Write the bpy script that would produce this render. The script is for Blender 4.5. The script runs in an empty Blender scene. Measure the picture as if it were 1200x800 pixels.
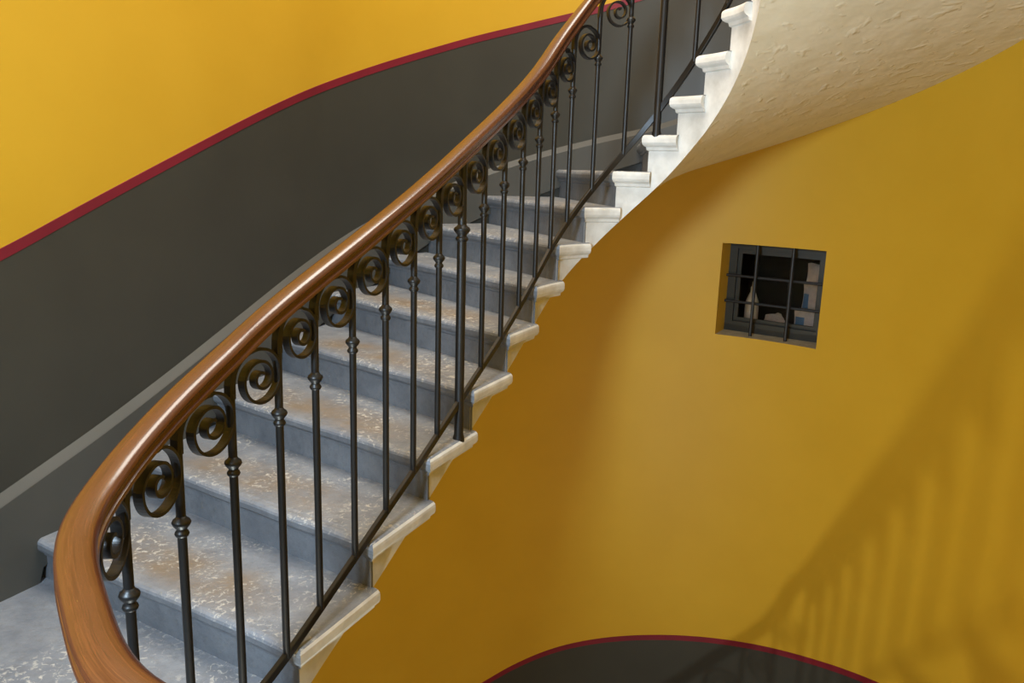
import bpy, bmesh, math, random
import numpy as np
from mathutils import Vector, Matrix
random.seed(7)
scene = bpy.context.scene
col = scene.collection

# ------------------------------------------------------------------ camera
H = 0.17                       # riser height; z = 0 is the first tread above the landing
EYE = Vector((0, 0, 1.351)); FPX = 945.2; PITCH = math.radians(12.02); ROLL = math.radians(1.746)
Fw = Vector((0, math.cos(PITCH), -math.sin(PITCH))); Up = Vector((0, math.sin(PITCH), math.cos(PITCH))); Rt = Vector((1, 0, 0))
R2 = Rt * math.cos(ROLL) + Up * math.sin(ROLL); U2 = -Rt * math.sin(ROLL) + Up * math.cos(ROLL)
cd = bpy.data.cameras.new('camera'); cam = bpy.data.objects.new('camera', cd); col.objects.link(cam)
cd.sensor_width = 36; cd.lens = FPX / 1200 * 36; cd.clip_start = 0.02
cam.matrix_world = Matrix(((R2.x, U2.x, -Fw.x, EYE.x), (R2.y, U2.y, -Fw.y, EYE.y), (R2.z, U2.z, -Fw.z, EYE.z), (0, 0, 0, 1)))
scene.camera = cam

# ------------------------------------------------------------------ light
scene.view_settings.view_transform = 'Standard'; scene.view_settings.look = 'None'
scene.view_settings.gamma = 1; scene.view_settings.use_curve_mapping = False
scene.view_settings.exposure = 0.0
w = bpy.data.worlds.new('world'); scene.world = w; w.use_nodes = True
w.node_tree.nodes['Background'].inputs[0].default_value = (0.75, 0.85, 1, 1)
w.node_tree.nodes['Background'].inputs[1].default_value = 0.3

def area(name, loc, target, sx, sy, power, color):
    l = bpy.data.lights.new(name, 'AREA'); l.shape = 'RECTANGLE'; l.size = sx; l.size_y = sy; l.energy = power; l.color = color
    o = bpy.data.objects.new(name, l); col.objects.link(o); o.location = loc
    o.rotation_euler = (Vector(target) - Vector(loc)).to_track_quat('-Z', 'Y').to_euler(); return o
area('assumed_skylight', (-0.15, 3.1, 4.75), (-0.15, 3.1, 0), 1.6, 2.4, 158, (1, .95, .84))  # assumed light from above: unseen area lamp under a closed ceiling
area('assumed_window_daylight', (-1.20, -.12, 1.78), (1.0, 3.3, 1.1), 0.50, 0.75, 155, (.60, .80, 1))  # assumed daylight: area lamp added inside the closed wall behind the viewer
def point(name, loc, power, color, r=.05):
    l = bpy.data.lights.new(name, 'POINT'); l.energy = power; l.color = color; l.shadow_soft_size = r
    o = bpy.data.objects.new(name, l); col.objects.link(o); o.location = loc; return o
point('assumed_lower_lamp', (-.7, 1.2, -1.42), 128, (.92, 1, .97))  # assumed lamp on the storey below, unseen and without a fitting

# ------------------------------------------------------------------ materials
def new_mat(name):
    m = bpy.data.materials.new(name); m.use_nodes = True
    nt = m.node_tree; b = nt.nodes['Principled BSDF']; return m, nt, b
def N(nt, kind, **kw):
    n = nt.nodes.new(kind)
    for k, v in kw.items():
        if k in n.inputs: n.inputs[k].default_value = v
        else: setattr(n, k, v)
    return n
def ramp(nt, fac, stops):
    r = nt.nodes.new('ShaderNodeValToRGB'); nt.links.new(fac, r.inputs[0])
    el = r.color_ramp.elements
    while len(el) < len(stops): el.new(0.5)
    for e, (p, c) in zip(el, stops): e.position = p; e.color = (c, c, c, 1) if not isinstance(c, tuple) else (*c, 1)
    return r.outputs[0]
def mixc(nt, fac, a, b):
    m = nt.nodes.new('ShaderNodeMix'); m.data_type = 'RGBA'
    for s, v in ((m.inputs[0], fac), (m.inputs[6], a), (m.inputs[7], b)):
        if isinstance(v, (int, float)): s.default_value = v
        elif isinstance(v, tuple): s.default_value = (*v, 1)
        else: nt.links.new(v, s)
    return m.outputs[2]
def srgb(r, g, b):
    f = lambda v: (v / 255 / 12.92) if v / 255 <= .04045 else ((v / 255 + .055) / 1.055) ** 2.4
    return (f(r), f(g), f(b))
def noise(nt, scale, detail=4, rough=.55, coord='Object', dist=0.0, sc=None):
    tc = nt.nodes.new('ShaderNodeTexCoord'); out = tc.outputs[coord]
    if sc:
        mp = nt.nodes.new('ShaderNodeMapping'); mp.inputs['Scale'].default_value = sc; nt.links.new(out, mp.inputs[0]); out = mp.outputs[0]
    n = nt.nodes.new('ShaderNodeTexNoise'); n.inputs['Scale'].default_value = scale; n.inputs['Detail'].default_value = detail
    n.inputs['Roughness'].default_value = rough; n.inputs['Distortion'].default_value = dist
    nt.links.new(out, n.inputs['Vector']); return n.outputs['Fac']
def bump(nt, b, h, strength, dist=.01):
    bp = nt.nodes.new('ShaderNodeBump'); bp.inputs['Strength'].default_value = strength; bp.inputs['Distance'].default_value = dist
    nt.links.new(h, bp.inputs['Height']); nt.links.new(bp.outputs[0], b.inputs['Normal'])
def paint(name, c1, c2, rough, sc=3, bs=.12, bscale=60, spec=.5):
    m, nt, b = new_mat(name)
    f = ramp(nt, noise(nt, sc, 5), [(.35, 0.), (.7, 1.)])
    nt.links.new(mixc(nt, f, c1, c2), b.inputs['Base Color']); b.inputs['Roughness'].default_value = rough
    b.inputs['Specular IOR Level'].default_value = spec
    if bs: bump(nt, b, noise(nt, bscale, 3), bs, .002)
    return m
M = {}
M['yellow'] = paint('ochre_wall_paint', srgb(200, 155, 38), srgb(195, 150, 34), .5, 2, .15, 40, .35)
M['dado'] = paint('charcoal_dado_paint', srgb(64, 62, 54), srgb(58, 56, 49), .42, 2, .12, 40, .4)
M['plinth'] = paint('charcoal_plinth_paint', srgb(82, 80, 74), srgb(72, 71, 66), .5, 2, .12, 40, .4)
M['red'] = paint('crimson_line_paint', srgb(122, 24, 40), srgb(110, 20, 35), .5, 4, 0)
M['ceil'] = paint('ceiling_white', srgb(225, 218, 200), srgb(220, 212, 195), .8, 2, .1)
M['white'] = paint('white_string_paint', srgb(226, 224, 218), srgb(196, 193, 185), .55, 11, .5, 45)
M['iron'] = paint('black_iron_paint', srgb(14, 13, 13), srgb(22, 21, 20), .42, 20, .15, 90, .5)
M['iron_bar'] = paint('window_bar_iron', srgb(20, 19, 18), srgb(26, 24, 22), .5, 20, .1, 90)
def soffit_mat():
    m, nt, b = new_mat('rough_cream_plaster')
    f = ramp(nt, noise(nt, 6, 5), [(.3, 0.), (.75, 1.)])
    nt.links.new(mixc(nt, f, srgb(216, 203, 172), srgb(228, 216, 188)), b.inputs['Base Color']); b.inputs['Roughness'].default_value = .7
    n1 = noise(nt, 5, 3, .5, sc=(1, 1, 2.2)); n2 = noise(nt, 13, 2, .45, dist=.2, sc=(1, 1, 1.8))
    pk = ramp(nt, n2, [(.58, 0.), (.8, 1.)])
    mm = nt.nodes.new('ShaderNodeMath'); mm.operation = 'MULTIPLY_ADD'; nt.links.new(pk, mm.inputs[0]); mm.inputs[1].default_value = .5; nt.links.new(n1, mm.inputs[2])
    bump(nt, b, mm.outputs[0], .38, .03); return m
M['soffit'] = soffit_mat()
def stone_mat(name, worn=True):
    m, nt, b = new_mat(name)
    tc = nt.nodes.new('ShaderNodeTexCoord'); sp = nt.nodes.new('ShaderNodeSeparateXYZ'); nt.links.new(tc.outputs['UV'], sp.inputs[0])
    base = mixc(nt, ramp(nt, noise(nt, 7, 6, .65), [(.3, 0.), (.7, 1.)]), *((srgb(114, 118, 126), srgb(144, 147, 152)) if worn else (srgb(96, 100, 106), srgb(118, 121, 125))))  # besides the wear, risers get darker greys: overhead-light shade put into the colour
    base = mixc(nt, ramp(nt, noise(nt, 34, 4, .7), [(.35, .35), (.5, 0.)]), base, srgb(112, 112, 113) if worn else srgb(84, 86, 90))
    if worn:
        bx = ramp(nt, sp.outputs[0], [(.12, 0.), (.34, 1.), (.72, 1.), (.92, 0.)])
        by = ramp(nt, sp.outputs[1], [(.03, .15), (.10, 1.), (.2, .9), (.3, 0.)])
        mu = nt.nodes.new('ShaderNodeMath'); mu.operation = 'MULTIPLY'; nt.links.new(bx, mu.inputs[0]); nt.links.new(by, mu.inputs[1])
        n = ramp(nt, noise(nt, 5, 5, .6), [(.32, 0.15), (.6, .8)])
        m2 = nt.nodes.new('ShaderNodeMath'); m2.operation = 'MULTIPLY'; nt.links.new(mu.outputs[0], m2.inputs[0]); nt.links.new(n, m2.inputs[1])
        base = mixc(nt, m2.outputs[0], base, srgb(134, 115, 90))
        fl = ramp(nt, noise(nt, 48, 6, .66, dist=.8), [(.54, 0.), (.62, .65)])
        zz = ramp(nt, noise(nt, 3.2, 3), [(.42, 0.), (.6, 1.)])
        m3 = nt.nodes.new('ShaderNodeMath'); m3.operation = 'MULTIPLY'; nt.links.new(fl, m3.inputs[0]); nt.links.new(zz, m3.inputs[1])
        base = mixc(nt, m3.outputs[0], base, srgb(222, 216, 204))
    nt.links.new(base, b.inputs['Base Color'])
    b.inputs['Roughness'].default_value = .55
    nn = noise(nt, 22, 6, .65); bump(nt, b, nn, .5, .012)
    return m
M['stone'] = stone_mat('worn_grey_stone'); M['riser'] = stone_mat('shaded_riser_stone', False)  # riser stone: same stone as the treads, with shade painted into a darker tone
def wood_mat():
    m, nt, b = new_mat('varnished_brown_wood')
    f = noise(nt, 7, 6, .6, coord='UV', sc=(1.2, 14, 1))
    c = mixc(nt, ramp(nt, f, [(.3, 0.), (.7, 1.)]), srgb(68, 35, 18), srgb(98, 55, 29))
    c = mixc(nt, ramp(nt, noise(nt, 60, 3, .6, coord='UV', sc=(.6, 10, 1)), [(.45, 0.), (.75, .5)]), c, srgb(52, 26, 12))
    nt.links.new(c, b.inputs['Base Color']); b.inputs['Roughness'].default_value = .27
    b.inputs['Coat Weight'].default_value = .35; b.inputs['Coat Roughness'].default_value = .12
    bump(nt, b, noise(nt, 45, 3), .12, .003); return m
M['wood'] = wood_mat()
M['frame'] = paint('dark_window_frame_paint', srgb(42, 40, 30), srgb(36, 34, 26), .4, 8, .1)
M['sill'] = paint('dusty_plaster_sill', srgb(186, 172, 142), srgb(160, 146, 118), .7, 20, .3)
M['dark'] = paint('dark_cupboard_board', srgb(40, 36, 30), srgb(34, 31, 26), .7, 5, 0)
M['plastic'] = paint('white_plastic', srgb(226, 226, 224), srgb(214, 214, 212), .35, 20, 0)
M['bag'] = paint('white_plastic_bag', srgb(214, 212, 210), srgb(190, 188, 190), .4, 30, .4, 30)
M['blue'] = paint('blue_print', srgb(88, 130, 176), srgb(76, 118, 168), .4, 20, 0)
def glass_mat():
    m, nt, b = new_mat('window_glass'); b.inputs['Base Color'].default_value = (1, 1, 1, 1)
    b.inputs['Roughness'].default_value = .02; b.inputs['Transmission Weight'].default_value = 1; b.inputs['IOR'].default_value = 1.05; return m
M['glass'] = glass_mat()

# ------------------------------------------------------------------ helpers
def mesh(name, V, Fc, mats, parent=None, smooth=False, mi=None, uv=None, at=None):
    me = bpy.data.meshes.new(name); me.from_pydata([tuple(v) for v in V], [], Fc)
    for m in (mats if isinstance(mats, (list, tuple)) else [mats]): me.materials.append(M[m])
    if mi is not None: me.polygons.foreach_set('material_index', mi)
    if smooth: me.polygons.foreach_set('use_smooth', [True] * len(me.polygons))
    if uv is not None:
        l = me.uv_layers.new(name='UVMap')
        for lp in me.loops: l.data[lp.index].uv = uv[lp.vertex_index]
    bm = bmesh.new(); bm.from_mesh(me); bmesh.ops.recalc_face_normals(bm, faces=bm.faces); bm.to_mesh(me); bm.free()
    if smooth: me.set_sharp_from_angle(angle=math.radians(38))
    me.update()
    o = bpy.data.objects.new(name, me); col.objects.link(o)
    if parent:
        o.parent = parent
        if at is None: o.matrix_parent_inverse = Matrix.Translation(-parent.location)
    return o
def empty(name, loc, label, cat, group=None):
    o = bpy.data.objects.new(name, None); col.objects.link(o); o.location = loc; o.empty_display_size = .1
    o['label'] = label; o['category'] = cat
    if group: o['group'] = group
    return o
def tag(o, label, cat, group=None):
    o['label'] = label; o['category'] = cat
    if group: o['group'] = group
    return o
def struct(o, label=None):
    o['kind'] = 'structure'
    if label: o['label'] = label
    return o
def box(V, Fc, cx, cy, cz, sx, sy, sz, ax=(1, 0, 0), ay=(0, 1, 0), az=(0, 0, 1)):
    k = len(V); ax, ay, az = Vector(ax), Vector(ay), Vector(az)
    for dx, dy, dz in ((-1, -1, -1), (1, -1, -1), (1, 1, -1), (-1, 1, -1), (-1, -1, 1), (1, -1, 1), (1, 1, 1), (-1, 1, 1)):
        V.append(Vector((cx, cy, cz)) + ax * dx * sx / 2 + ay * dy * sy / 2 + az * dz * sz / 2)
    for f in ((0, 3, 2, 1), (4, 5, 6, 7), (0, 1, 5, 4), (1, 2, 6, 5), (2, 3, 7, 6), (3, 0, 4, 7)): Fc.append([k + i for i in f])
def catm(Q, t):
    n = len(Q); i = int(min(max(math.floor(t), 0), n - 2)); u = t - i
    g = lambda j: Q[j] if 0 <= j < n else (2 * Q[0] - Q[1] if j < 0 else 2 * Q[-1] - Q[-2])
    a, b, c, d = g(i - 1), g(i), g(i + 1), g(i + 2)
    return .5 * (2 * b + (c - a) * u + (2 * a - 5 * b + 4 * c - d) * u * u + (3 * b - a - 3 * c + d) * u ** 3)

# ------------------------------------------------------------------ plan of the stairwell
C = np.array([.54, 3.50]); UD = np.array([.4067, .9135]); NL = np.array([-.9135, .4067]); RW = 1.73; LS = 2.4
C2 = C - LS * UD; ARC = math.pi * RW; PER = 2 * LS + 2 * ARC
def wall(s):                    # point on the wall and its inward normal; s = 0 where the left straight meets the far arc
    s = (s + LS) % PER - LS
    if s < 0: P = C + RW * NL + s * UD; n = -NL
    elif s < ARC:
        a = math.radians(156) - s / RW; d = np.array([math.cos(a), math.sin(a)]); P = C + RW * d; n = -d
    elif s < ARC + LS: P = C - RW * NL - (s - ARC) * UD; n = NL
    else:
        a = math.radians(-24) - (s - ARC - LS) / RW; d = np.array([math.cos(a), math.sin(a)]); P = C2 + RW * d; n = -d
    return P, n
# inner edge: rows of x, y, nosing-line z, handrail-underside z
UP = [(-.569, 2.037), (-.421, 2.366), (-.275, 2.694), (-.139, 3.0), (-.008, 3.278), (.104, 3.514), (.205, 3.701), (.321, 3.826), (.449, 3.887),
      (.578, 3.887), (.686, 3.840), (.774, 3.754), (.844, 3.633), (.885, 3.50), (.888, 3.36), (.855, 3.20), (.78, 2.98), (.67, 2.71)]
for k in range(8): UP.append((.67 - .128 * (k + 1), 2.71 - .305 * (k + 1)))
NUP = len(UP) - 1
ROFF = [(-.11, .973), (.83, .948), (1.78, .927), (2.76, .912), (3.85, .896), (5.09, .872), (6.45, .868), (8.4, .868), (12, .87), (26, .9)]
roff = lambda t: float(np.interp(t, *zip(*ROFF)))
LOW = [(-.29, .885), (-.12, .915), (0, 1.03), (.09, 1.20)]
for k in range(1, 8): LOW.append((.09 + .1164 * k, 1.20 + .305 * k))
LOW += [(.888, 3.44), (.87, 3.57), (.80, 3.71), (.70, 3.81), (.578, 3.887), (.449, 3.887), (.321, 3.826), (.205, 3.70), (.104, 3.514)]
LAND = [(-.468, .942, -.165, .65), (-.602, 1.10, -.16, .665), (-.712, 1.29, -.155, .685), (-.739, 1.48, -.15, .725), (-.713, 1.675, -.13, .793), (-.655, 1.86, -.08, .872)]
HL = .1665; NLOW = len(LOW)
rows = []
for j in range(NLOW - 1, -1, -1):
    z = -.17 - HL * j; rows.append((*LOW[j], z, z + .90 - (.11 if j == 0 else .02 if j < 3 else min(.25, .06 * (j - 3)))))
rows += LAND
U0 = len(rows)
for i, q in enumerate(UP): rows.append((*q, H * i, H * i + roff(i)))
ROWS = np.array(rows)
def path(u):                    # u = U0 + step index on the upper flight
    r = catm(ROWS, u); d = catm(ROWS, u + .01) - catm(ROWS, u - .01)
    T = d[:2] / np.linalg.norm(d[:2]); return r[:2], np.array([-T[1], T[0]]), T, r[2], r[3]
# nosing ends on the wall
OS = [-1.654, -1.21, -.77, -.33, .10, .531, .821, 1.232, 1.688] + [1.688 + .514 * k for k in range(1, 9)]
while len(OS) <= NUP + 2: OS.append(OS[-1] + .42)
OSL = [9.5, 9.0, 8.6, 8.2] + [8.2 - .386 * k for k in range(1, 8)]
while len(OSL) <= NLOW: OSL.append(OSL[-1] - .53)
osf = lambda t: float(np.interp(t, [-.6] + list(range(len(OS))), [-1.95] + OS))

# wall heights along s
Z_NOSE = ([-6.17, -1.70] + OS[:NUP + 1], [-.17, -.17] + [H * i for i in range(NUP + 1)])
RED = [(-7, .80), (-2.6, .80), (-2.1, .88), (-1.662, 1.04), (-1.327, 1.187), (-.919, 1.359), (-.678, 1.459), (-.407, 1.570), (-.101, 1.686), (.229, 1.798), (.537, 1.906), (.829, 2.007), (1.165, 2.122), (1.596, 2.249), (2.063, 2.378)]
LRED = [(-7, -3.53), (-2.6, -3.53), (-1.66, -3.28), (-.4, -2.78), (.5, -2.45), (1.0, -2.31), (1.296, -2.215), (1.517, -2.115), (1.826, -2.0), (2.131, -1.92), (2.726, -1.785), (3.135, -1.69), (3.604, -1.58), (4.079, -1.454), (5.4, -1.05)]
for k in range(1, 40):
    s = 2.063 + .2 * k
    if s > 9.6: break
    RED.append((s, 2.378 + float(np.interp(s, *Z_NOSE) - np.interp(2.063, *Z_NOSE))))
LRED += [(s, z - 4.33) for s, z in RED if s > 5.8]
STRIP = [(-7, -.05), (-2.5, -.05), (-2.2, .06), (-1.75, .205), (-1.48, .296), (-1.329, .346), (-1.163, .412), (-.984, .48), (-.734, .584), (-.453, .70), (-.202, .806), (.075, .909), (.6, 1.115), (1.268, 1.356), (1.518, 1.441), (1.736, 1.505), (1.897, 1.547), (2.056, 1.588), (2.265, 1.632)]
for k in range(1, 40):
    s = 2.265 + .2 * k
    if s > 9.6: break
    STRIP.append((s, 1.632 + float(np.interp(s, *Z_NOSE) - np.interp(2.265, *Z_NOSE))))
def sm(tab, s):                 # smoothed table lookup
    x, y = zip(*tab); return sum(float(np.interp(s + d, x, y)) for d in (-.12, -.06, 0, .06, .12)) / 5
ZTOP, ZBOT = 4.95, -4.7

# ------------------------------------------------------------------ wall shell
WA0, WA1 = math.radians(156 - 64.15) * RW, math.radians(156 - 43.1) * RW      # window edges along s
WZ0, WZ1 = .364, .944
S0, S1 = -6.17, -6.17 + PER
ss = sorted(set([round(S0 + (S1 - S0) * k / 300, 4) for k in range(301)] + [WA0, WA1]))
ss = [s for s in ss if s in (WA0, WA1) or min(abs(s - WA0), abs(s - WA1)) > .012]
V, Fc, mi = [], [], []
for s in ss:
    P, n = wall(s); zr = sm(RED, s); zl = sm(LRED, s); zn = float(np.interp(s, *Z_NOSE))
    if s < -1.7 and s < -6.0: pass
    lev = [ZBOT, min(zl - 1.15, zn - 4.45), zl - .036, zl, zn - .21, zr - .040, zr, ZTOP]
    lev[1] = max(lev[1], ZBOT + .01)
    inw = WA0 - 1e-6 <= s <= WA1 + 1e-6
    lev = lev[:4] + [WZ0, WZ1] + lev[4:] if True else lev
    # window rows must stay between the lower line and the stair
    a, b = lev[3], lev[6]
    if not (a < WZ0 and WZ1 < b):
        lev[4] = a + (b - a) * .4; lev[5] = a + (b - a) * .7
    for z in lev: V.append((P[0], P[1], z))
NLV = 10; cm = [0, 1, 2, 0, 0, 0, 1, 2, 0]
for a in range(len(ss) - 1):
    for l in range(NLV - 1):
        if l == 4 and WA0 - 1e-6 <= ss[a] and ss[a + 1] <= WA1 + 1e-6: continue
        Fc.append([a * NLV + l, (a + 1) * NLV + l, (a + 1) * NLV + l + 1, a * NLV + l + 1]); mi.append(cm[l])
wo = mesh('wall_outer', V, Fc, ['yellow', 'dado', 'dado'], None, True, mi)
struct(wo, 'curved ochre stairwell wall with charcoal lower dado')
def trim(name, tab, s0, s1, label):
    V, Fc = [], []; n_ = int((s1 - s0) / .05)
    for k in range(n_ + 1):
        s = s0 + (s1 - s0) * k / n_; P, n = wall(s); z = sm(tab, s); I = P + .0025 * n
        V += [(*P, z - .040), (*I, z - .039), (*I, z - .001), (*P, z)]
    for k in range(n_):
        for l in range(3): Fc.append([4 * k + l, 4 * k + l + 1, 4 * k + l + 5, 4 * k + l + 4])
    return struct(mesh(name, V, Fc, 'red', None, False), label)
trim('trim_1', RED, -5.5, 8.8, 'thin crimson painted line above the upper charcoal dado')
trim('trim_2', LRED, -4.0, 8.8, 'thin crimson painted line above the lower charcoal dado')
V, Fc = [], []; n_ = 250
for k in range(n_ + 1):
    s = -5.8 + 13.5 * k / n_; P, n = wall(s); z = sm(STRIP, s); zb = z - .55
    zb = max(zb, float(np.interp(s, *Z_NOSE)) - .12)
    zb = min(zb, z - .08)
    a, b = P + .001 * n, P + .030 * n
    V += [(*b, zb), (*b, z - .034), (*(P + .027 * n), z - .030), (*a, z)]
for k in range(n_):
    for l in range(3): Fc.append([4 * k + l, 4 * k + l + 1, 4 * k + l + 5, 4 * k + l + 4])
struct(mesh('baseboard_far', V, Fc, 'plinth', None, False), 'charcoal plinth with pale bevelled top following the stair')
def cap(name, z, m):
    V = []; n_ = 96
    for k in range(n_): P, n = wall(S0 + PER * k / n_); V.append((*(P - .02 * n), z))
    return struct(mesh(name, V, [list(range(n_))], m))
cap('ceiling', ZTOP, 'ceil'); cap('floor', ZBOT + .002, 'riser')

# ------------------------------------------------------------------ barred window in the far wall
PA, nA = wall(WA0); PB, nB = wall(WA1)
wx = (PB - PA); WW = float(np.linalg.norm(wx)); wx = wx / WW; wn = np.array([-wx[1], wx[0]])   # outward
if wn @ nA > 0: wn = -wn
def wp(x, d, z): q = PA + wx * x + wn * d; return (q[0], q[1], z)
W3x, W3n = (wx[0], wx[1], 0), (wn[0], wn[1], 0)
win = bpy.data.objects.new('window_1', None); col.objects.link(win); win.location = wp(WW / 2, .1, WZ0)
struct(win, 'small square barred window recessed in the ochre wall')
DEP = .15
V, Fc, mi = [], [], []
inner = [s for s in ss if WA0 - 1e-6 <= s <= WA1 + 1e-6]
for s in inner:
    P, _ = wall(s); x = float((P - PA) @ wx); V += [(P[0], P[1], WZ0), wp(x, DEP, WZ0 + .012), (P[0], P[1], WZ1), wp(x, DEP, WZ1)]
for k in range(len(inner) - 1):
    Fc.append([4 * k, 4 * k + 1, 4 * k + 5, 4 * k + 4]); mi.append(1); Fc.append([4 * k + 2, 4 * k + 3, 4 * k + 7, 4 * k + 6]); mi.append(0)
e = 4 * (len(inner) - 1)
Fc += [[0, 1, 3, 2], [e, e + 1, e + 3, e + 2]]; mi += [0, 0]
mesh('reveal', V, Fc, ['yellow', 'sill'], win, False, mi)
def wbox(name, x0, x1, d0, d1, z0, z1, m, parent):
    V, Fc = [], []; c = wp((x0 + x1) / 2, (d0 + d1) / 2, (z0 + z1) / 2)
    box(V, Fc, *c, x1 - x0, d1 - d0, z1 - z0, W3x, W3n); return mesh(name, V, Fc, m, parent)
fx0, fx1, fz0, fz1 = -.01, WW + .01, WZ0 - .01, WZ1 + .01
for a in ((fx0, .05, fz0, fz1), (WW - .05, fx1, fz0, fz1), (.05, WW - .05, fz0, WZ0 + .075), (.05, WW - .05, WZ1 - .04, fz1)):
    wbox('window_frame', a[0], a[1], DEP - .01, DEP + .04, a[2], a[3], 'frame', win)
for a in ((.05, .075, WZ0 + .075, WZ1 - .04), (WW - .075, WW - .05, WZ0 + .075, WZ1 - .04), (.075, WW - .075, WZ0 + .075, WZ0 + .10), (.075, WW - .075, WZ1 - .07, WZ1 - .04)):
    wbox('sash_bead', a[0], a[1], DEP + .01, DEP + .03, a[2], a[3], 'frame', win)
wbox('pane', .07, WW - .07, DEP + .018, DEP + .022, WZ0 + .09, WZ1 - .06, 'glass', win)
# dark cupboard space behind the pane
V, Fc = [], []; d0, d1 = DEP + .04, DEP + .42
pts = [wp(-.02, d0, fz0), wp(WW + .02, d0, fz0), wp(WW + .02, d1, fz0), wp(-.02, d1, fz0), wp(-.02, d0, fz1), wp(WW + .02, d0, fz1), wp(WW + .02, d1, fz1), wp(-.02, d1, fz1)]
mesh('niche', pts, [[0, 1, 2, 3], [4, 5, 6, 7], [1, 2, 6, 5], [2, 3, 7, 6], [3, 0, 4, 7]], 'dark', win)
BD = .075
def wtube(name, a, b, r, parent):
    a, b = Vector(a), Vector(b); d = (b - a).normalized(); q = d.orthogonal().normalized(); q2 = d.cross(q); V, Fc = [], []
    for e_ in (a, b):
        for k in range(10): V.append(e_ + (q * math.cos(k * .6283) + q2 * math.sin(k * .6283)) * r)
    for k in range(10): Fc.append([k, (k + 1) % 10, 10 + (k + 1) % 10, 10 + k])
    Fc += [list(range(10)), list(range(10, 20))]
    return mesh(name, V, Fc, 'iron_bar', parent)
for x in (.318, .668): wtube('upright_bar', wp(WW * x, BD, WZ0 - .01), wp(WW * x, BD, WZ1 + .01), .0105, win)
for z in (.36, .645): wtube('cross_bar', wp(-.02, BD + .04, WZ1 - (WZ1 - WZ0) * z + .0), wp(WW + .02, BD + .04, WZ1 - (WZ1 - WZ0) * z), .009, win)
# things standing behind the glass
def lathe(prof, seg=16):
    V, Fc = [], []
    for r, z in prof:
        for k in range(seg): V.append((r * math.cos(2 * math.pi * k / seg), r * math.sin(2 * math.pi * k / seg), z))
    for j in range(len(prof) - 1):
        for k in range(seg): Fc.append([j * seg + k, j * seg + (k + 1) % seg, (j + 1) * seg + (k + 1) % seg, (j + 1) * seg + k])
    Fc += [list(range(seg)), list(range((len(prof) - 1) * seg, len(prof) * seg))]
    return V, Fc
NZ = fz0
def at_niche(o, x, d, z=None): o.location = wp(x, d, NZ if z is None else z); return o
bt = empty('spray_bottle', wp(.125, DEP + .12, NZ), 'white plastic bottle with tapered neck behind the barred window', 'bottle')
V, Fc = lathe([(.040, 0), (.044, .01), (.044, .16), (.040, .21), (.022, .255), (.015, .27)])
mesh('bottle_body', V, Fc, 'plastic', bt, True, at=1)
V, Fc = lathe([(.017, .268), (.017, .30), (.010, .305), (.008, .335)], 12); mesh('bottle_cap', V, Fc, 'plastic', bt, True, at=1)
def lump(name, rx, ry, rz, m, seed):
    bm = bmesh.new(); bmesh.ops.create_icosphere(bm, subdivisions=3, radius=1); rnd = random.Random(seed)
    ph = [rnd.uniform(0, 6) for _ in range(6)]
    for v in bm.verts:
        k = 1 + .12 * math.sin(4 * v.co.x + ph[0]) * math.cos(5 * v.co.y + ph[1]) + .1 * math.sin(7 * v.co.z + ph[2] + 3 * v.co.x) + .06 * math.sin(13 * v.co.y + ph[3] + 9 * v.co.z)
        v.co = Vector((v.co.x * rx * k, v.co.y * ry * k, max((v.co.z * k + .85) * rz, 0)))
    me = bpy.data.meshes.new(name); bm.to_mesh(me); bm.free(); me.materials.append(M[m])
    o = bpy.data.objects.new(name, me); col.objects.link(o); return o
o = at_niche(lump('crumpled_bag', .075, .05, .08, 'bag', 1), WW * .45, DEP + .13)
o.rotation_euler.z = math.atan2(wx[1], wx[0]); tag(o, 'small crumpled white bag lying between bottle and packets behind the window', 'bag')
def packet(name, x, d, w_, t_, h_, z, rz, label, bands):
    e_ = empty(name, wp(x, d, z), label, 'packet'); e_.rotation_euler.z = math.atan2(wx[1], wx[0]) + rz
    V, Fc = [], []; nx, nz = 6, 8
    for sgn in (-1, 1):
        for j in range(nz + 1):
            for i in range(nx + 1):
                u, v = i / nx, j / nz; bulge = (math.sin(math.pi * u) * math.sin(math.pi * v)) ** .5
                V.append(((u - .5) * w_ * (1 - .08 * math.sin(math.pi * v)), sgn * (t_ / 2 * bulge + .002), v * h_ + .004 * math.sin(9 * u)))
    m_ = (nx + 1) * (nz + 1)
    for sgn in range(2):
        for j in range(nz):
            for i in range(nx): a = sgn * m_ + j * (nx + 1) + i; Fc.append([a, a + 1, a + nx + 2, a + nx + 1])
    ring = [i for i in range(nx + 1)] + [j * (nx + 1) + nx for j in range(1, nz + 1)] + [nz * (nx + 1) + i for i in range(nx - 1, -1, -1)] + [j * (nx + 1) for j in range(nz - 1, 0, -1)]
    for a, b in zip(ring, ring[1:] + ring[:1]): Fc.append([a, b, m_ + b, m_ + a])
    mesh('packet_body', V, Fc, 'bag', e_, True, at=1)
    for (x0, x1, z0, z1) in bands:
        Vb, Fb = [], []
        for j in range(5):
            for i in range(5):
                u = x0 + (x1 - x0) * i / 4; v = z0 + (z1 - z0) * j / 4; bulge = (math.sin(math.pi * u) * math.sin(math.pi * v)) ** .5
                Vb.append(((u - .5) * w_ * (1 - .08 * math.sin(math.pi * v)), -(t_ / 2 * bulge + .0035), v * h_))
        for j in range(4):
            for i in range(4): a = j * 5 + i; Fb.append([a, a + 1, a + 6, a + 5])
        mesh('printed_panel', Vb, Fb, 'blue', e_, True, at=1)
packet('blue_white_packet', WW * .80, DEP + .11, .20, .07, .20, NZ, .1, 'white packet with blue printed panel at the foot of the packet pile behind window', [(.05, .35, .2, .75)])
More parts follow.
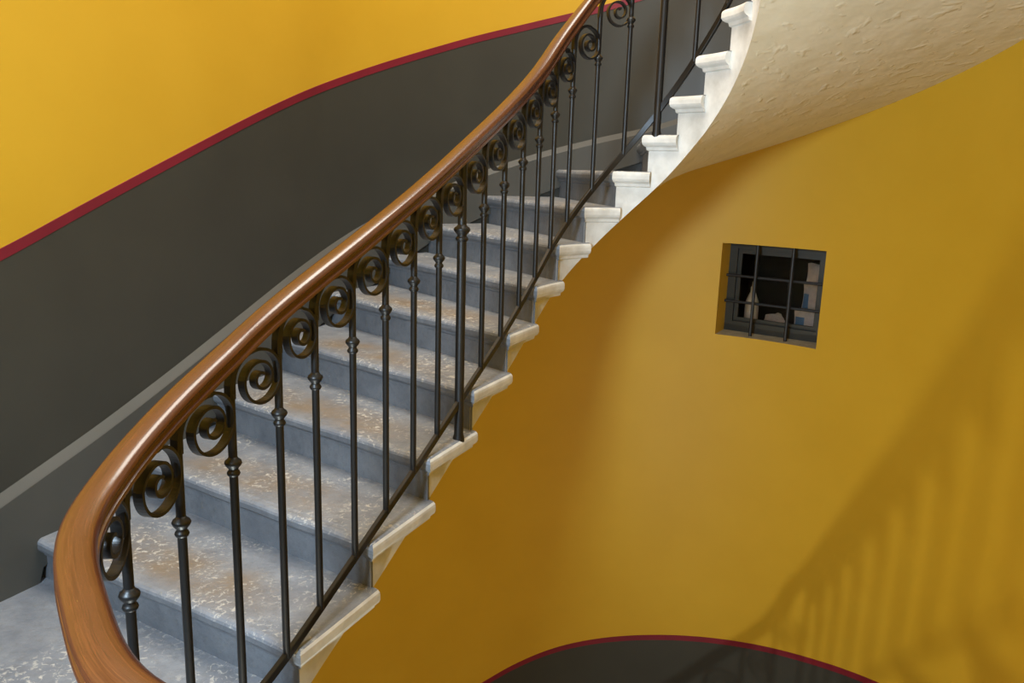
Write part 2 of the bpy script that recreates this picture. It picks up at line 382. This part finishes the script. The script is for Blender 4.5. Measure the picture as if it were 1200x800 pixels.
packet('blue_white_packet', WW * .83, DEP + .15, .19, .06, .17, NZ + .19, -.1, 'white packet with blue corner lying on the lower packet behind window', [(.04, .25, .05, .6)])
packet('white_packet', WW * .80, DEP + .16, .12, .05, .12, NZ + .362, .15, 'plain white packet on top of the packet pile behind window', [])

# ------------------------------------------------------------------ assumed landing window behind the viewer: frame added at its area lamp, no opening
LP = Vector((-1.20, -.12, 1.78)); ld = Vector((1.0 + 1.20, 3.3 + .12, 0)).normalized(); lx = Vector((ld.y, -ld.x, 0))
w2 = bpy.data.objects.new('assumed_window', None); col.objects.link(w2); w2.location = LP - ld * .05
struct(w2, 'assumed landing casement window, a frame added at the daylight area lamp')
for x, z, sx_, sz_ in ((-.26, 0, .06, .86), (.26, 0, .06, .86), (0, .40, .46, .06), (0, -.40, .46, .06)):
    V, Fc = [], []; c = LP - ld * .05 + lx * x; box(V, Fc, c.x, c.y, c.z + z, sx_, .06, sz_, lx, ld); mesh('window_frame', V, Fc, 'white', w2)

# ------------------------------------------------------------------ staircase
st = empty('staircase', (.2, 3.0, -.17), 'curving stone staircase with worn grey treads and white painted outer string', 'staircase')
PROF = [(0, .018), (-.003, .009), (-.010, .002), (-.019, 0), (-.036, 0), (-.046, .004), (-.053, .012), (-.056, .019), (-.060, .021), (-.070, .023), (-.074, .033)]
INS = .034
def riser_t(i):                 # where the riser face meets the string
    P0, n0, _, _, _ = path(U0 + i); O0, _ = wall(OS[i]); d = O0 - P0; d = d / np.linalg.norm(d); A = P0 + n0 * INS + np.array([d[1], -d[0]]) * INS
    return min((float(np.linalg.norm(path(U0 + i + q)[0] + path(U0 + i + q)[1] * INS - A)), i + q) for q in np.linspace(0, .6, 61))[1]
RT = [riser_t(i) for i in range(NUP + 1)]
def make_step(i, up=True):
    if up:
        P0, n0, T0, z, _ = path(U0 + i); O0, wn0 = wall(OS[i]); O1, wn1 = wall(OS[i + 1]); ti = [U0 + i + (RT[i + 1] - i + (.02 if i < 5 else .14)) * k / 7 for k in range(8)]
        z = H * i; hh = H
    else:
        P0, n0, T0, z, _ = path(NLOW - 1 - i); O0, wn0 = wall(OSL[i]); O1, wn1 = wall(OSL[i - 1]); ti = [NLOW - 1 - i + 1.09 * k / 7 for k in range(8)]
        z = -.17 - HL * i; hh = HL
    O0 = O0 - wn0 * .03; O1 = O1 - wn1 * .03
    d = O0 - P0; L = np.linalg.norm(d); d = d / L; Fp = np.array([d[1], -d[0]])          # into the tread (ascending side)
    rnd = random.Random(i * 13 + (0 if up else 500)); p1, p2 = rnd.uniform(0, 6), rnd.uniform(0, 6)
    nf = 18; V, Fc, mi, uv = [], [], [], []
    def ring(dz, a, ends=True):
        r = []
        for k in range(nf, 0, -1):                                                    # front edge from wall to inner corner
            q = k / nf; wob = .0022 * math.sin(9 * q + p1) + .0016 * math.sin(23 * q + p2) + .006 * math.sin(math.pi * min(1, q * 1.1)) ** 2
            p = P0 + d * L * q + Fp * (a + wob); sag = -.005 * math.sin(math.pi * q) ** 2 * (1 if dz > -.04 else 0)
            r.append((p[0], p[1], z + dz + sag))
        for t in ti:
            P, n, T, _, _ = path(t)
            p = P + n * a
            if t == ti[0]: p = P0 + n0 * a + Fp * a
            r.append((p[0], p[1], z + dz))
        Pb, nb, _, _, _ = path(ti[-1])
        e1 = O1 + (Pb - path(ti[-1] - .09)[0])
        for k in (1, 2, 3): p = Pb + (e1 - Pb) * k / 3; r.append((p[0], p[1], z + dz))
        return r
    for dz, a in PROF:
        for v in ring(dz, a):
            V.append(v); q = np.array(v[:2]) - P0; uv.append((float(q @ d) / L, float(q @ Fp) + (.5 if up and i >= 5 else 0)))
    n_ = nf + 8 + 3
    for l in range(len(PROF) - 1):
        for k in range(n_):
            k2 = (k + 1) % n_; Fc.append([l * n_ + k, l * n_ + k2, (l + 1) * n_ + k2, (l + 1) * n_ + k])
            mi.append(1 if nf <= k < nf + 8 and l >= 1 else (2 if l >= 3 else 0))
    Fc.append(list(range(n_))); mi.append(0)
    Fc.append(list(range((len(PROF) - 1) * n_, len(PROF) * n_))[::-1]); mi.append(1)
    # riser block under the nosing
    k0 = len(V); a = INS + .001
    A = P0 + n0 * (INS + .003) + Fp * a; B = O0 + Fp * a; Cc = O0 + Fp * (a + .035); tr = (U0 if up else NLOW - 1 - 2 * i) + (RT[i] if up else i + .1) + .1; Pd, nd, _, _, _ = path(tr); D = Pd + nd * (INS + .004)
    for zz in (z - .070, z - hh - .004):
        for p in (A, B, Cc, D):
            V.append((p[0], p[1], zz)); uv.append((0, 0))
    for f in ((0, 1, 5, 4), (1, 2, 6, 5), (2, 3, 7, 6), (3, 0, 4, 7), (4, 5, 6, 7)): Fc.append([k0 + q for q in f]); mi.append(2)
    return mesh('step', V, Fc, ['stone', 'white', 'riser'], st, False, mi, uv)
steps = [make_step(i) for i in range(NUP)] + [make_step(i, False) for i in range(1, NLOW - 1)]
# landing slab
V, Fc, uv = [], [], []; n_ = 40; ua, ub = NLOW - 1, U0 + .25
for k in range(n_ + 1):
    q = k / n_; P, n, T, _, _ = path(ua + (ub - ua) * q); W_, wnn = wall(9.5 - PER + (-1.45 - (9.5 - PER)) * q); W_ = W_ - wnn * .03
    for z in (-.17, -.40):
        V += [(P[0], P[1], z), (W_[0], W_[1], z)]; uv += [(.1, q * 3), (.9, q * 3)]
for k in range(n_):
    a = 4 * k; Fc += [[a, a + 1, a + 5, a + 4], [a + 2, a + 6, a + 7, a + 3], [a, a + 4, a + 6, a + 2]]
Fc += [[0, 2, 3, 1], [4 * n_, 4 * n_ + 1, 4 * n_ + 3, 4 * n_ + 2]]
mesh('landing_slab', V, Fc, ['stone', 'white'], st, False, None, uv)
# string (white painted face below the tread ends) and soffit
DT = [(-1, .2), (0, .2), (1, .2), (2, .195), (3, .195), (4, .2), (5, .215), (6.4, .246), (7.6, .285), (8.8, .315), (10, .36), (11.4, .40), (12.4, .41), (14, .40), (18, .26), (30, .22)]
zlow = lambda t: H * t - float(np.interp(t, *zip(*DT)))
for i in range(NUP):
    V, Fc = [], []; ta, tb = RT[i], RT[i + 1]
    for k in range(10):
        t0, t1 = ta + (tb - ta) * k / 10, ta + (tb - ta) * (k + 1) / 10; top = H * i - .058
        if t1 > NUP: continue
        q = []
        for t in (t0, t1):
            P, n, _, _, _ = path(U0 + t); p = P + n * INS; q.append((p[0], p[1], min(zlow(t), top), top))
        if q[0][2] >= top and q[1][2] >= top: continue
        kk = len(V); V += [(*q[0][:2], q[0][2]), (*q[1][:2], q[1][2]), (*q[1][:2], top), (*q[0][:2], top)]; Fc.append([kk, kk + 1, kk + 2, kk + 3])
    mesh('string_panel', V, Fc, 'white', st, False)
for i in range(1, NLOW - 1):
    V, Fc = [], []
    for k in range(6):
        u0_, u1_ = NLOW - 1 - i + .05 + k / 6, NLOW - 1 - i + .05 + (k + 1) / 6; top = -.17 - HL * i - .058; q = []
        for u in (u0_, u1_):
            P, n, _, zn, _ = path(u); p = P + n * INS; q.append((p[0], p[1], min(zn - .30, top)))
        kk = len(V); V += [(*q[0][:2], q[0][2]), (*q[1][:2], q[1][2]), (*q[1][:2], top), (*q[0][:2], top)]; Fc.append([kk, kk + 1, kk + 2, kk + 3])
    mesh('string_panel', V, Fc, 'white', st, False)
V, Fc = [], []; nt_, nw = int(NUP * 6), 14
for a in range(nt_ + 1):
    t = -.3 + (NUP + .3) * a / nt_; P, n, _, _, _ = path(U0 + t); P = P + n * INS; W_, wnn = wall(osf(t)); W_ = W_ - .02 * wnn
    zi, zo = zlow(t), H * t - .265
    for b in range(nw + 1):
        q = b / nw; p = P + (W_ - P) * q; V.append((p[0], p[1], zi + (zo - zi) * (q + .25 * q * (1 - q))))
for a in range(nt_):
    for b in range(nw): k = a * (nw + 1) + b; Fc.append([k, k + 1, k + nw + 2, k + nw + 1])
mesh('soffit', V, Fc, 'soffit', st, True)
V, Fc = [], []; m_ = (NLOW - 1) * 4
for a in range(m_ + 1):
    u = (NLOW - 1) * a / m_; i = NLOW - 1 - u; P, n, _, zn, _ = path(u); P = P + n * INS
    W_, wnn = wall(float(np.interp(i, range(len(OSL)), OSL)))
    for b in range(7): q = b / 6; p = P + (W_ - P) * q; V.append((p[0], p[1], zn - .30))
for a in range(m_):
    for b in range(6): k = a * 7 + b; Fc.append([k, k + 1, k + 8, k + 7])
mesh('soffit', V, Fc, 'soffit', st, True)

# ------------------------------------------------------------------ railing
EB = .024
rl = empty('stair_railing', (-.55, 2.0, -.05), 'black iron scroll railing with polished brown wooden handrail along the stone stair', 'railing')
def sweep(name, u0, u1, n, prof, zf, m, vrep=1.0):
    V, Fc, uv = [], [], []; acc = 0; last = None; m_ = len(prof)
    for k in range(n + 1):
        u = u0 + (u1 - u0) * k / n; P, nn, T, zn, zr = path(u); P = P + nn * EB; z = zf(zn, zr)
        P2, n2, _, zn2, zr2 = path(u + .02); P2 = P2 + n2 * EB; P1, n1, _, zn1, zr1 = path(u - .02); P1 = P1 + n1 * EB
        t = Vector((*(P2 - P1), zf(zn2, zr2) - zf(zn1, zr1))).normalized()
        side = Vector((nn[0], nn[1], 0)); side = (side - t * side.dot(t)).normalized(); upv = side.cross(t) * -1
        if upv.z < 0: upv = -upv
        c = Vector((P[0], P[1], z))
        if last is not None: acc += (c - last).length
        last = c
        for j, (y, zz) in enumerate(prof): V.append(c + side * y + upv * zz); uv.append((acc * vrep, j / m_))
    for k in range(n):
        for j in range(m_): j2 = (j + 1) % m_; Fc.append([k * m_ + j, k * m_ + j2, (k + 1) * m_ + j2, (k + 1) * m_ + j])
    Fc += [list(range(m_)), list(range(n * m_, (n + 1) * m_))]
    return mesh(name, V, Fc, m, rl, True, None, uv)
half = [(0, .050), (.010, .0495), (.020, .0475), (.027, .0435), (.0315, .038), (.0325, .033), (.0305, .0300), (.0275, .0285), (.0258, .023), (.0258, .017), (.0275, .0135), (.0318, .012), (.0335, .008), (.0325, .003), (.028, 0), (.0, 0)]
PR = half + [(-y, z) for y, z in half[-2:0:-1]]
UEND = U0 + NUP - .2
sweep('handrail', 3, UEND, 420, PR, lambda zn, zr: zr, 'wood')
fb = [(.006, -.013), (.008, -.011), (.008, .011), (.006, .013), (-.006, .013), (-.008, .011), (-.008, -.011), (-.006, -.013)]
BZ = .016
sweep('bottom_rail', 3, UEND, 420, fb, lambda zn, zr: zn + BZ, 'iron')
sweep('top_strap', 3, UEND, 420, [(.011, -.006), (.011, .002), (-.011, .002), (-.011, -.006)], lambda zn, zr: zr, 'iron')

def tube(V, Fc, pts, rad, seg=10):
    k0 = len(V)
    for (x, y, z), r in zip(pts, rad):
        for k in range(seg): V.append((x + r * math.cos(2 * math.pi * k / seg), y + r * math.sin(2 * math.pi * k / seg), z))
    for j in range(len(pts) - 1):
        for k in range(seg): Fc.append([k0 + j * seg + k, k0 + j * seg + (k + 1) % seg, k0 + (j + 1) * seg + (k + 1) % seg, k0 + (j + 1) * seg + k])
    Fc += [list(range(k0, k0 + seg)), list(range(k0 + (len(pts) - 1) * seg, k0 + len(pts) * seg))]
CV, CF = lathe([(.0105, -.032), (.0145, -.029), (.0165, -.024), (.0150, -.019), (.0115, -.015), (.0125, -.011), (.0190, -.003), (.0215, .003), (.0195, .009), (.0130, .014), (.0108, .019)], 14)
cme = bpy.data.meshes.new('collar'); cme.from_pydata(CV, [], CF); cme.materials.append(M['iron']); cme.polygons.foreach_set('use_smooth', [True] * len(cme.polygons))
SPI = [(180, .102), (160, .098), (135, .088), (110, .077), (90, .0715), (45, .067), (0, .066), (-45, .0665), (-90, .0675), (-135, .066), (-180, .061), (-225, .049), (-270, .040), (-315, .0355), (-360, .034), (-405, .033), (-450, .031), (-495, .027), (-540, .021), (-585, .015), (-630, .011), (-675, .009)]
def baluster(u, u2, gap, newel=None):
    P, n, T, zn, zr = path(u); P = P + n * EB; Pn = path(u2)[0] + path(u2)[1] * EB - P; yaw = math.atan2(Pn[1], Pn[0])
    z0 = zn + BZ - .004; L = zr - z0
    un = u
    # slope of rail towards the next bar
    hc = L - .262 + (.012 if u < U0 + 2 else 0)
    r = .0182 if newel else .0108; zs = (newel - z0 - .01) if newel else 0.0
    V, Fc = [], []
    zc_, xc = L - .050, .102 * gap / .168
    if newel: tube(V, Fc, [(0, 0, zs - .02), (0, 0, zs + .012), (0, 0, zs + .03), (0, 0, hc), (0, 0, hc + .01), (0, 0, L + .004)], [r * 1.25, r * 1.25, r, r * .95, r * .9, r * .85], 14)
    else: tube(V, Fc, [(0, 0, 0), (0, 0, hc * .5), (0, 0, hc), (0, 0, hc + .05), (0, 0, zc_ - .05), (0, 0, zc_ - .022)], [r, r * .96, r, r * 1.02, r * 1.05, r * 1.05])
    b = mesh('newel_post' if newel else 'baluster', V, Fc, 'iron', rl, True, at=1)
    b.matrix_parent_inverse = Matrix.Translation(-rl.location)
    b.location = (P[0], P[1], z0); b.rotation_euler.z = yaw
    c = bpy.data.objects.new('collar', cme); col.objects.link(c); c.parent = b; c.location = (0, 0, hc + (.01 if newel else 0))
    if newel: c.scale = (1.45, 1.45, 1.25)
    # scroll strap
    k_ = min(max(gap / .168, .72), 1.12); V, Fc = [], []; pts = []
    aa = np.linspace(180, -675, 110); rr = np.interp(-aa, [-a for a, _ in SPI], [q for _, q in SPI])
    pts.append((-.001, zc_ - .035))
    for a, q in zip(aa, rr):
        if a > 90: xx = xc - (xc * math.cos(math.radians(180 - a))) * (q / .102) ** .0 if False else xc + q * math.cos(math.radians(a)) * (xc / .102)
        else: xx = xc + q * k_ * math.cos(math.radians(a))
        pts.append((xx, zc_ + q * (k_ ** .5 if a <= 90 else 1) * math.sin(math.radians(a))))
    m_ = len(pts)
    for j, (x, z) in enumerate(pts):
        x0, z0_ = pts[max(j - 1, 0)]; x1, z1 = pts[min(j + 1, m_ - 1)]; l = math.hypot(x1 - x0, z1 - z0_); nx, nz = -(z1 - z0_) / l, (x1 - x0) / l
        th = max(.0038, .0098 - j * .0005); wd = .0098 + min(j, 10) * .00015
        V += [(x + nx * th, -wd, z + nz * th), (x + nx * th, wd, z + nz * th), (x - nx * th, wd, z - nz * th), (x - nx * th, -wd, z - nz * th)]
    for j in range(m_ - 1):
        for q in range(4): q2 = (q + 1) % 4; Fc.append([4 * j + q, 4 * j + q2, 4 * j + 4 + q2, 4 * j + 4 + q])
    Fc += [[0, 1, 2, 3], [4 * m_ - 4, 4 * m_ - 3, 4 * m_ - 2, 4 * m_ - 1]]
    mesh('scroll', V, Fc, 'iron', b, False, at=1)
TB = [-.11, .37, .83, 1.31, 1.78, 2.26, 2.76, 3.30, 3.85, 4.46, 5.09, 5.77, 6.45, 7.36, 8.39, 9.5, 10.8, 12.05, 13.2, 14.3, 15.1, 15.8, 16.4, 17.0]
us = [U0 + t for t in TB]
# bars below the first tread: walk down the line at even spacing
pts_l = []
u = U0 - .11; goal = [.165, .19, .20, .19]; acc = 0; prev = path(u)[0] + path(u)[1] * EB; gi = 0
while u > 5:
    u -= .01; p = path(u)[0] + path(u)[1] * EB; acc += np.linalg.norm(p - prev); prev = p
    if acc >= (goal[gi] if gi < len(goal) else .175): pts_l.append(u); acc = 0; gi += 1
us = pts_l[::-1] + us
for k in range(len(us) - 1):
    a = path(us[k]); b = path(us[k + 1]); gap = float(np.linalg.norm(a[0] + a[1] * EB - b[0] - b[1] * EB))
    t = us[k] - U0
    nw_ = H * 2 if abs(t - 2.76) < .01 else H * 9 if abs(t - 9.5) < .01 else None
    baluster(us[k], us[k + 1], gap, nw_)
